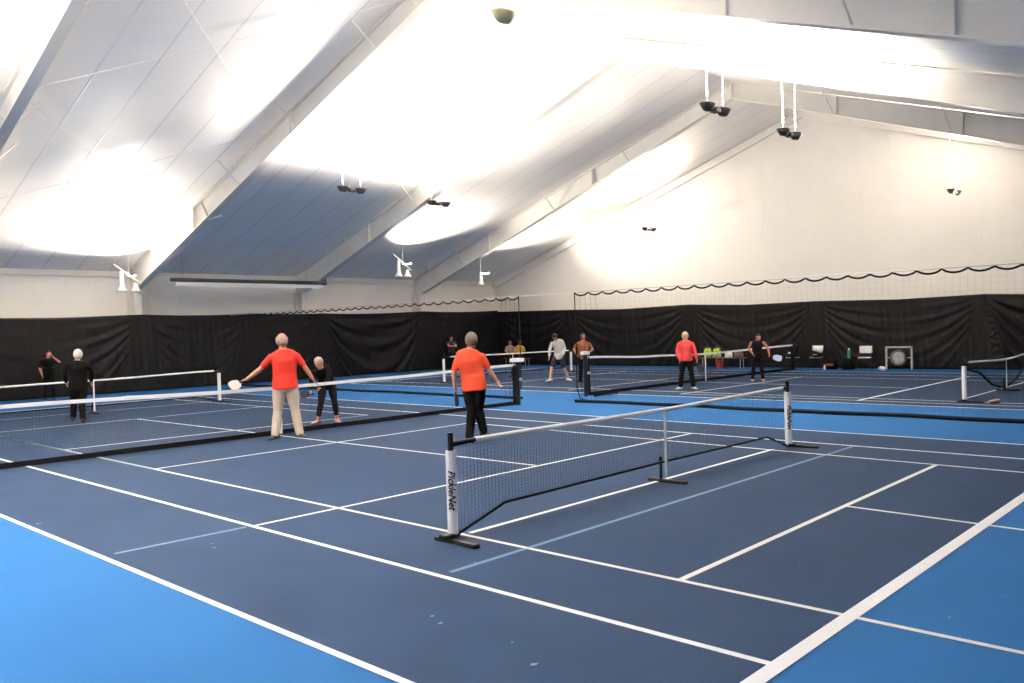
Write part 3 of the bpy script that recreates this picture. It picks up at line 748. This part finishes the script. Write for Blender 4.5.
        if hairstyle == 'bun': ball(bm, H((0, -.10, .08)), .042*k, u=12, v=8)
        fin('hair', bm, M[hair], body, True)
    if cap:
        bm = bmesh.new(); ball(bm, H((0, -.008, .03)), k, (.086, .106, .095), RR, 20, 12, lambda p: p if p.z > .15 else Vector((p.x*.9, p.y*.9, .12)))
        loft(bm, [(H((0, .06, .045)), RR @ Vector((1, 0, 0)), RR @ Vector((0, 0, 1)), .07*k, .008*k), (H((0, .155, .032)), RR @ Vector((1, 0, 0)), RR @ Vector((0, 0, 1)), .05*k, .005*k)], 12)
        fin('cap', bm, M[cap], body, True)
    def world(v): return Matrix.Rotation(root_rot, 3, 'Z') @ Vector(v) + Vector(loc)
    return body, P, world
def paddle(label, at, d, normal, m, handle_m='black', s=1.0, grp='pickleball paddles'):
    """at: grip centre (world), d: direction from grip to blade, normal: face normal"""
    d = Vector(d).normalized(); n = Vector(normal); n = (n-d*n.dot(d)).normalized(); sd = d.cross(n)
    t = thing('paddle', at, label, 'paddle', grp)
    bm = bmesh.new(); tube(bm, [-d*.07*s, d*.075*s], .016*s, 10, dome=True); fin('handle', bm, M[handle_m], t)
    bm = bmesh.new(); N = 28; vs = []
    for off in (-.007*s, .007*s):
        ring = []
        for i in range(N):
            a = 2*pi*i/N; cx, cy = cos(a), sin(a)
            e = .55; px = math.copysign(abs(cx)**e, cx)*.135*s; py = math.copysign(abs(cy)**e, cy)*.10*s
            wd = 1-.25*max(0, (-px)/.135/s)
            ring.append(bm.verts.new(d*(.075*s+.13*s+px)+sd*py*wd+n*off))
        vs.append(ring)
    bm.faces.new(vs[0]); bm.faces.new(vs[1][::-1])
    for i in range(N): bm.faces.new((vs[0][i], vs[0][(i+1) % N], vs[1][(i+1) % N], vs[1][i]))
    fin('blade', bm, M[m], t)
    return t
def vdir(loc, v):
    az = atan2(loc[1]-CAM.y, loc[0]-CAM.x)-pi/2; return Matrix.Rotation(az, 3, 'Z') @ Vector(v)

# 1 man in red shirt, back to us, arms out
L1 = (5.47, -.52, 0)
b, P, Wd = person('man in bright red shirt and cream trousers, arms spread, back turned', L1, 1.88, -5, dict(
    pelvis=(.0, 0, .98), waist=(.0, 0, 1.14), chest=(.0, 0, 1.40), neck=(-.02, 0, 1.62), head=(-.035, .02, 1.785),
    shL=(-.225, 0, 1.53), shR=(.215, 0, 1.53), elL=(-.42, .04, 1.26), wrL=(-.66, .08, 1.09), elR=(.36, .05, 1.26), wrR=(.49, .09, 1.05),
    anL=(-.20, .02, .08), anR=(.225, .02, .08), knL=(-.14, .06, .50), knR=(.16, .06, .50)),
    top='red', bottom='khaki', hair='hairlg', hairstyle='bald', skin='skin3', sleeve=.36, vox=.008, fat=1.12, shoes='shoeb', curl={'L': 1.2, 'R': .35},
    toes={'L': (-.5, -.75, 0), 'R': (.55, -.7, 0)}, handdir={'L': (-.85, .1, -.25)})
g_ = Wd((-.735, .045, 1.055)); paddle('white paddle held out in the left hand of the man in red', g_, vdir(L1, (-.50, -.62, -.20)), vdir(L1, (.45, -.6, .5)), 'padw', s=.95)
# 2 man in orange shirt walking, back to us
L2 = (6.95, -3.80, 0)
b, P, Wd = person('man in orange shirt and black trousers striding away behind the nearest pickleball net', L2, 1.81, 28, dict(
    pelvis=(.05, 0, .93), waist=(.03, 0, 1.10), chest=(-.02, 0, 1.34), neck=(.01, 0, 1.55), head=(.045, .02, 1.70),
    shL=(-.185, -.02, 1.46), shR=(.20, .04, 1.46), elL=(-.275, -.04, 1.16), wrL=(-.265, .04, .94), elR=(.30, .06, 1.19), wrR=(.43, .10, 1.00),
    anL=(-.05, -.06, .08), anR=(.19, .08, .15), knL=(.0, .0, .50), knR=(.12, .06, .52)),
    top='orange', bottom='blk', hair='hairg', hairstyle='short', skin='skin', sleeve=.42, vox=.008, fat=1.14, shoes='shoeb', curl={'L': 1.2, 'R': .5},
    toes={'L': (.3, -.9, 0), 'R': (1, .1, 0)}, handdir={'L': (.05, .1, -1), 'R': (.45, .05, -.85)})
g_ = Wd((-.262, .055, .85)); paddle('dark paddle hanging in the left hand of the man in orange', g_, vdir(L2, (.10, .05, -1)), vdir(L2, (.93, -.35, 0)), 'padd', s=.78)
# 3 white-haired person in black
L3 = (4.45, 6.52, 0)
b, P, Wd = person('white-haired person all in black walking away beyond the near tennis net', L3, 1.69, 5, dict(
    pelvis=(0, 0, .86), head=(0.02, .03, 1.575), anL=(-.13, .20, .12), anR=(.07, -.05, .075), knL=(-.10, .12, .46), knR=(.06, .0, .45),
    elL=(-.28, .05, 1.15), wrL=(-.24, .16, .93), elR=(.29, .05, 1.15), wrR=(.27, .16, .93)),
    top='blk', bottom='blk', hair='hairw', sleeve=.95, sleevelong=True, vox=.010, fat=1.12, hairstyle='short', tilt=(.1, 0))
# 4 waving person in black at far left
L4 = (6.85, 15.83, 0)
b, P, Wd = person('person in black raising a hand to the face, standing against the left curtain', L4, 1.66, 172, dict(
    head=(.02, 0, 1.49), neck=(.0, 0, 1.35), elL=(-.24, -.03, 1.03), wrL=(-.19, -.10, .83), shL=(-.19, 0, 1.29), shR=(.19, 0, 1.29), elR=(.36, -.10, 1.17), wrR=(.13, -.15, 1.40)),
    top='blk', bottom='blk', hair='haird', sleeve=.40, vox=.010, female=True, skin='skin3', hairstyle='short', curl=.4, handdir={'R': (-.35, 0, 1)})
# fix: J keys are picture sides here because the person faces us
# 5 bent woman in black
L5 = (7.38, .98, 0)
b, P, Wd = person('grey-haired person in black bending forward just beyond the near tennis net', L5, 1.58, 215, dict(
    pelvis=(.0, .12, .83), waist=(-.02, .04, .93), chest=(-.06, -.12, 1.08), neck=(-.11, -.24, 1.19), head=(-.155, -.30, 1.285),
    shR=(-.25, -.24, 1.12), shL=(.06, -.18, 1.14), elR=(-.30, -.32, .90), wrR=(-.30, -.36, .72), elL=(.02, -.34, .92), wrL=(-.14, -.42, .76),
    anR=(-.21, .0, .07), anL=(.19, .10, .07), knR=(-.13, .0, .42), knL=(.15, .04, .42), hipR=(-.08, .12, .82), hipL=(.09, .12, .82)),
    top='blk', bottom='blk', hair='hairlg', sleeve=.92, sleevelong=True, vox=.009, female=True, skin='skin', legs=.86, shoes='shoep', tilt=(.55, 0), curl={'R': 1.1, 'L': 1.1},
    toes={'R': (-.7, -.6, 0), 'L': (.3, -.9, 0)})
g_ = Wd((-.30, -.38, .64)); paddle('dark paddle held low by the bending person in black', g_, vdir(L5, (-.9, -.2, .05)), vdir(L5, (.0, -1, .15)), 'padd', s=.7)
# 6 plum person at corner
L6 = (24.6, 15.8, 0)
b, P, Wd = person('person in dark plum top with hands together, by the left curtain near the far corner', L6, 1.62, 140, dict(
    shL=(.17, .05, 1.33), shR=(-.17, -.05, 1.33), elR=(-.12, -.22, 1.13), wrR=(.10, -.34, 1.12), elL=(.24, -.12, 1.10), wrL=(.17, -.34, 1.10)),
    top='plum', bottom='blk', hair='haird', sleeve=.2, vox=.012, female=True, hairstyle='long')
# 7 man in grey with navy shorts
L7 = (19.6, 4.98, 0)
b, P, Wd = person('man in light grey long-sleeved top and navy shorts, walking with head down', L7, 1.74, 200, dict(
    pelvis=(.06, .0, .86), waist=(.07, -.02, 1.0), chest=(.06, -.08, 1.25), neck=(.0, -.14, 1.44), head=(-.07, -.24, 1.54),
    shR=(-.17, -.10, 1.37), shL=(.20, -.08, 1.38), elR=(-.25, -.10, 1.10), wrR=(-.27, -.18, .86), elL=(.27, -.06, 1.10), wrL=(.20, -.20, .90),
    anR=(-.26, -.05, .08), anL=(.36, .10, .08), knR=(-.20, -.06, .48), knL=(.22, .0, .48)),
    top='greyc', bottom='navy', hair='haird', sleeve=.93, sleevelong=True, vox=.012, skin='skin', legs=.42, shorts=True, shoes='shoew', tilt=(.75, 0),
    toes={'R': (-.7, -.6, 0), 'L': (.5, -.8, 0)})
# 8 person in amber
L8 = (18.75, 3.15, 0)
b, P, Wd = person('person in amber top and dark trousers standing behind the far white-capped net post', L8, 1.66, 170, dict(
    shL=(.19, 0, 1.35), shR=(-.19, 0, 1.35), elL=(.31, -.02, 1.10), wrL=(.17, -.12, 1.02), elR=(-.30, -.02, 1.12), wrR=(-.22, -.16, .98)),
    top='amber', bottom='blk', hair='haird', sleeve=.3, vox=.012, skin='skin2')
# 9 salmon jacket
L9 = (18.02, -1.12, 0)
b, P, Wd = person('blond person in salmon-pink jacket and black trousers standing before the far tennis net', L9, 1.64, 165, dict(
    head=(0, 0, 1.52), shL=(.19, 0, 1.33), shR=(-.18, 0, 1.33), elL=(.26, 0, 1.06), wrL=(.30, -.08, .84), elR=(-.24, 0, 1.06), wrR=(-.18, -.12, .86),
    anR=(-.17, -.02, .075), anL=(.19, -.02, .075)),
    top='salmon', bottom='blk', hair='hairb', sleeve=.95, sleevelong=True, vox=.011, skin='skin', shoes='shoew', fat=1.12, curl={'L': 1.1, 'R': .6},
    toes={'R': (-.6, -.7, 0), 'L': (.5, -.8, 0)})
g_ = Wd((.33, -.10, .76)); paddle('dark paddle held beside the leg by the blond person in salmon', g_, vdir(L9, (.35, .0, -1)), vdir(L9, (.2, -1, 0)), 'padd', s=.9)
# 10 person in black tank top
L10 = (21.6, -1.48, 0)
b, P, Wd = person('person in black tank top and dark leggings beyond the far tennis net, hands on hips', L10, 1.50, 175, dict(
    head=(0.05, -.06, 1.36), shL=(.20, 0, 1.24), shR=(-.16, 0, 1.24), elL=(.33, .02, 1.02), wrL=(.36, -.10, .84), elR=(-.25, .04, 1.02), wrR=(-.13, -.10, .86),
    anR=(-.16, 0, .07), anL=(.16, 0, .07)),
    top='blk', bottom='blk', hair='haird', sleeve=0, vox=.012, female=True, skin='skin3', shoes='shoep', hairstyle='short', curl={'L': 1.1, 'R': .8})
g_ = Wd((.40, -.12, .77)); paddle('pale blue paddle held out by the person in black tank top', g_, vdir(L10, (.95, -.1, -.25)), vdir(L10, (.15, -.9, .4)), 'padb')
# 11, 12 seated pair by the corner
def seated(label, loc, h, top, hair, cap, skin):
    return person(label, loc, h, 178, dict(
        pelvis=(0, 0, .50), waist=(0, 0, .64), chest=(0, -.02, .86), neck=(0, -.04, 1.05), head=(0, -.05, 1.20),
        shL=(.18, 0, .98), shR=(-.18, 0, .98), elL=(.23, -.10, .76), wrL=(.12, -.32, .66), elR=(-.23, -.10, .76), wrR=(-.12, -.32, .66),
        hipL=(.09, 0, .50), hipR=(-.09, 0, .50), knL=(.12, -.42, .50), knR=(-.12, -.42, .50), anL=(.12, -.44, .075), anR=(-.12, -.44, .075)),
        top=top, bottom='blk', hair=hair, cap=cap, sleeve=.45, vox=.013, skin=skin)
seated('seated person in pale pink top and teal cap left of the white-capped net post', (27.9, 15.05, 0), 1.62, 'pinkc', 'haird', 'teal', 'skin')
seated('seated person in yellow top by the end-wall curtain, beside the teal-capped sitter', (27.9, 14.40, 0), 1.62, 'yel', 'haird', None, 'skin2')

# ================================================================== SIDELINE OBJECTS
def bench(X, Y0, Y1, label, m='tan', z=.44):
    t = thing('bench', (X, (Y0+Y1)/2, 0), label, 'bench', ); hl = (Y1-Y0)/2
    for k in range(3):
        bm = bmesh.new(); box(bm, (-.18+k*.125, -hl, z-.035), (-.07+k*.125, hl, z), .006); fin('slat', bm, M[m], t)
    for s in (-1, 1):
        for q in (-.14, .14):
            bm = bmesh.new(); tube(bm, [(q, s*(hl-.15), 0), (q*.8, s*(hl-.15), z-.035)], .018, 8); fin('leg', bm, M['greyst'], t)
    return t
bench(28.03, 13.9, 15.5, 'low wooden bench under the two seated people near the far corner', z=.40)
bench(28.1, 2.35, 4.35, 'tan wooden bench below the tennis ball baskets at the end wall')
def basket(X, Y, label, z0, nb=24):
    t = thing('ball_basket', (X, Y, z0), label, 'ball basket', 'tennis ball baskets on the bench')
    bm = bmesh.new()
    for i in range(10):
        a = 2*pi*i/10; strand(bm, (.13*cos(a), .13*sin(a), 0), (.16*cos(a), .16*sin(a), .2), .005)
    for z, r in ((.0, .13), (.1, .145), (.2, .16)):
        for i in range(16):
            a, b_ = 2*pi*i/16, 2*pi*(i+1)/16; strand(bm, (r*cos(a), r*sin(a), z), (r*cos(b_), r*sin(b_), z), .006)
    for s in (-1, 1): tube(bm, [(0, s*.16, .2), (0, s*.15, .38), (0, 0, .43)], .007, 6)
    fin('wire_frame', bm, M['greyst'], t)
    bm = bmesh.new(); rn = random.Random(int(Y*10))
    for i in range(nb):
        a = rn.random()*6.28; r = .15*sqrt(rn.random())*(1-.4*max(0, i/nb-.7)/.3); ball(bm, (r*cos(a), r*sin(a), .05+.30*i/nb), .036, u=8, v=6)
    o = fin('tennis_balls', bm, M['ball'], t, True); o['kind'] = 'stuff'
    return t
basket(28.05, 4.00, 'wire basket heaped with yellow-green tennis balls, left end of the bench', .44, 75)
basket(28.12, 3.62, 'smaller-looking wire basket of yellow-green tennis balls, second on the bench', .44, 60)
def bag(name, X, Y, Z, sx, sy, sz, m, label, cat, strap=True, trim=None, rz=0):
    t = thing(name, (X, Y, Z), label, cat, rz=rz)
    bm = bmesh.new()
    R = []
    for z, f in ((0, .86), (.12, 1), (.5, .98), (.85, .88), (1, .62)):
        R.append((Vector((0, 0, z*sz)), Vector((1, 0, 0)), Vector((0, 1, 0)), sx*f, sy*f))
    loft(bm, R, 18); fin('body', bm, M[m], t, True)
    if strap:
        bm = bmesh.new(); tube(bm, [(-sx*.5, -sy*.5, sz*.85), (-sx*.4, 0, sz*1.25), (-sx*.5, sy*.5, sz*.85)], .012, 6, dome=True); fin('handle', bm, M['black'], t)
    if trim:
        bm = bmesh.new(); box(bm, (-sx*1.02, -sy*.55, sz*.38), (-sx*.8, sy*.55, sz*.58), .01); fin('pocket', bm, M[trim], t)
    return t
bag('bag', 28.05, 3.05, .44, .13, .16, .24, 'whitev', 'round white bag on the bench beside the tennis ball baskets', 'bag')
bag('bag', 28.05, 2.6, .44, .16, .2, .26, 'tan', 'tan bag at the right end of the ball basket bench', 'bag')
# red bin
t = thing('bucket', (27.75, 3.30, 0), 'small red bucket on the floor in front of the bench', 'bucket')
bm = bmesh.new(); lathe(bm, [(.12, 0), (.125, .02), (.16, .34), (.17, .35), (.15, .34), (.11, .03)], (0, 0, 0), n=18, cap=True); fin('body', bm, M['redp'], t, True)
bm = bmesh.new(); tube(bm, [(0, -.16, .33), (.06, -.1, .46), (.08, 0, .5), (.06, .1, .46), (0, .16, .33)], .008, 6); fin('handle', bm, M['greyst'], t)
# cluster right of net: chairs with bags
def folding_chair(X, Y, rz, label, seatm, backm):
    t = thing('folding_chair', (X, Y, 0), label, 'chair', 'folding chairs at the end wall', rz)
    bm = bmesh.new(); box(bm, (-.20, -.21, .43), (.20, .21, .46), .015); fin('seat', bm, M[seatm], t)
    bm = bmesh.new(); box(bm, (.19, -.22, .60), (.225, .22, .86), .015); fin('backrest', bm, M[backm], t)
    for s in (-1, 1):
        for a, b_ in (((-.24, s*.225, 0), (.21, s*.225, .88)), ((.24, s*.20, 0), (-.16, s*.20, .44))):
            bm = bmesh.new(); tube(bm, [a, b_], .012, 8); fin('leg', bm, M['black'], t)
    return t
folding_chair(28.05, -2.37, .12, 'folding chair with bright white backrest left of the drum fan', 'whitev', 'whitev')
folding_chair(28.05, .35, -.1, 'dark folding chair holding a bag, left of the other chairs at the end wall', 'greyst', 'blk')
folding_chair(28.1, -.55, .05, 'dark folding chair at the end wall with a white towel on its back', 'greyst', 'blk')
bag('backpack', 28.02, .35, .46, .14, .18, .34, 'blk', 'black backpack with a white pocket sitting on a dark chair', 'backpack', trim='whitev')
# towel over second dark chair
bm = bmesh.new(); R = []
for i in range(13):
    u = i/12; y = -.75+.42*u; d = .012*sin(u*14)
    R.append([bm.verts.new((28.1+.185+d-.02, y, .66-.05*sin(u*5))), bm.verts.new((28.1+.19+d-.01, y, .885)), bm.verts.new((28.1+.24+d, y, .885)), bm.verts.new((28.1+.25+d, y, .7))])
for a, b_ in zip(R, R[1:]):
    for k in range(3): bm.faces.new((a[k], a[k+1], b_[k+1], b_[k]))
o = fin('towel', bm, M['whitev'], None, True); md = o.modifiers.new('t', 'SOLIDIFY'); md.thickness = .008
tag(o, 'white towel draped over the backrest of a dark folding chair', 'towel')
bag('backpack', 28.0, -.60, .46, .13, .14, .20, 'blk', 'small black bag with grey pocket on the towel-draped chair seat', 'bag', trim='greyc')
# bottles and small things
def bottle(X, Y, z, m, capm, label, s=1.):
    t = thing('water_bottle', (X, Y, z), label, 'bottle')
    bm = bmesh.new(); lathe(bm, [(.036*s, 0), (.038*s, .02*s), (.038*s, .17*s), (.03*s, .205*s), (.016*s, .215*s), (.016*s, .23*s)], (0, 0, 0), n=14, cap=True); fin('body', bm, M[m], t, True)
    bm = bmesh.new(); lathe(bm, [(.02*s, .225*s), (.02*s, .26*s)], (0, 0, 0), n=12, cap=True); fin('cap', bm, M[capm], t)
    return t
bag('bag', 28.1, -1.75, 0, .20, .24, .42, 'blk', 'black gym bag on the floor between the chairs, green bottle on top', 'bag')
bottle(28.02, -1.82, .42, 'greenp', 'whitev', 'bright green water bottle standing on the black gym bag', 1.4)
bag('bag', 28.15, -1.1, 0, .18, .24, .38, 'blk', 'black duffel on the floor right of the towel-draped chair', 'bag', trim='redp')
# crumpled white cloth by fan
bm = bmesh.new(); rn = random.Random(4)
ball(bm, (27.9, -3.02, .07), .13, (1, 1.1, .55), None, 14, 9, lambda p: p*(.8+.35*rn.random()))
tag(fin('towel', bm, M['whitev'], None, True), 'crumpled white towel on the floor left of the drum fan', 'towel')
# drum fan in square frame
t = thing('drum_fan', (28.15, -3.52, 0), 'round drum fan in a square silver frame standing against the end-wall curtain', 'fan')
for nm, a, b_ in (('frame_post', (-.03, -.46, 0), (.03, -.40, .84)), ('frame_post', (-.03, .40, 0), (.03, .46, .84)), ('frame_rail', (-.03, -.46, .78), (.03, .46, .84))):
    bm = bmesh.new(); box(bm, a, b_, .006); fin(nm, bm, M['greyst'], t)
bm = bmesh.new(); lathe(bm, [(.20, -.08), (.29, -.10), (.30, .06), (.27, .06)], (0, 0, .44), (1, 0, 0), 28); dr = fin('drum', bm, M['black'], t, True)
bm = bmesh.new()
for r in (.05, .09, .13, .17, .21, .25): 
    for i in range(28):
        a, c_ = 2*pi*i/28, 2*pi*(i+1)/28; strand(bm, (-.11, r*cos(a), .44+r*sin(a)), (-.11, r*cos(c_), .44+r*sin(c_)), .006)
for i in range(8): a = pi*i/8; strand(bm, (-.11, .27*cos(a), .44+.27*sin(a)), (-.11, -.27*cos(a), .44-.27*sin(a)), .006)
fin('grille', bm, M['greyst'], dr)
for i in range(5):
    bm = bmesh.new(); a = 2*pi*i/5
    A = Vector((0, cos(a), sin(a))); B = Vector((.35, -sin(a), cos(a))).normalized()
    loft(bm, [(Vector((-.03, 0, .44))+A*.03, B, Vector((1, 0, 0)), .04, .006), (Vector((-.03, 0, .44))+A*.14, B, Vector((1, 0, 0)), .10, .006), (Vector((-.03, 0, .44))+A*.24, B, Vector((1, 0, 0)), .12, .006)], 10)
    fin('blade', bm, M['greyst'], dr, True)
bm = bmesh.new(); tube(bm, [(-.02, -.45, .44), (-.02, -.29, .44)], .02, 8); tube(bm, [(-.02, .29, .44), (-.02, .45, .44)], .02, 8); fin('mount', bm, M['greyst'], t)
t = thing('water_bottle', (27.9, -.95, 0), 'small white bottle on the floor by the towel-draped chair', 'bottle')
bm = bmesh.new(); lathe(bm, [(.035, 0), (.038, .02), (.035, .13), (.015, .16), (.015, .18)], (0, 0, 0), n=14, cap=True); fin('body', bm, M['whitev'], t, True)
# tan shoe-like weight at right net foot
bm = bmesh.new(); tube(bm, [(16.76, -9.14, .04), (16.90, -9.26, .05), (17.06, -9.22, .04)], [.035, .048, .035], 10, dome=True)
tag(fin('sandbag', bm, M['brown'], None, True), 'tan sandbag lying at the foot of the right-edge pickleball net', 'sandbag')
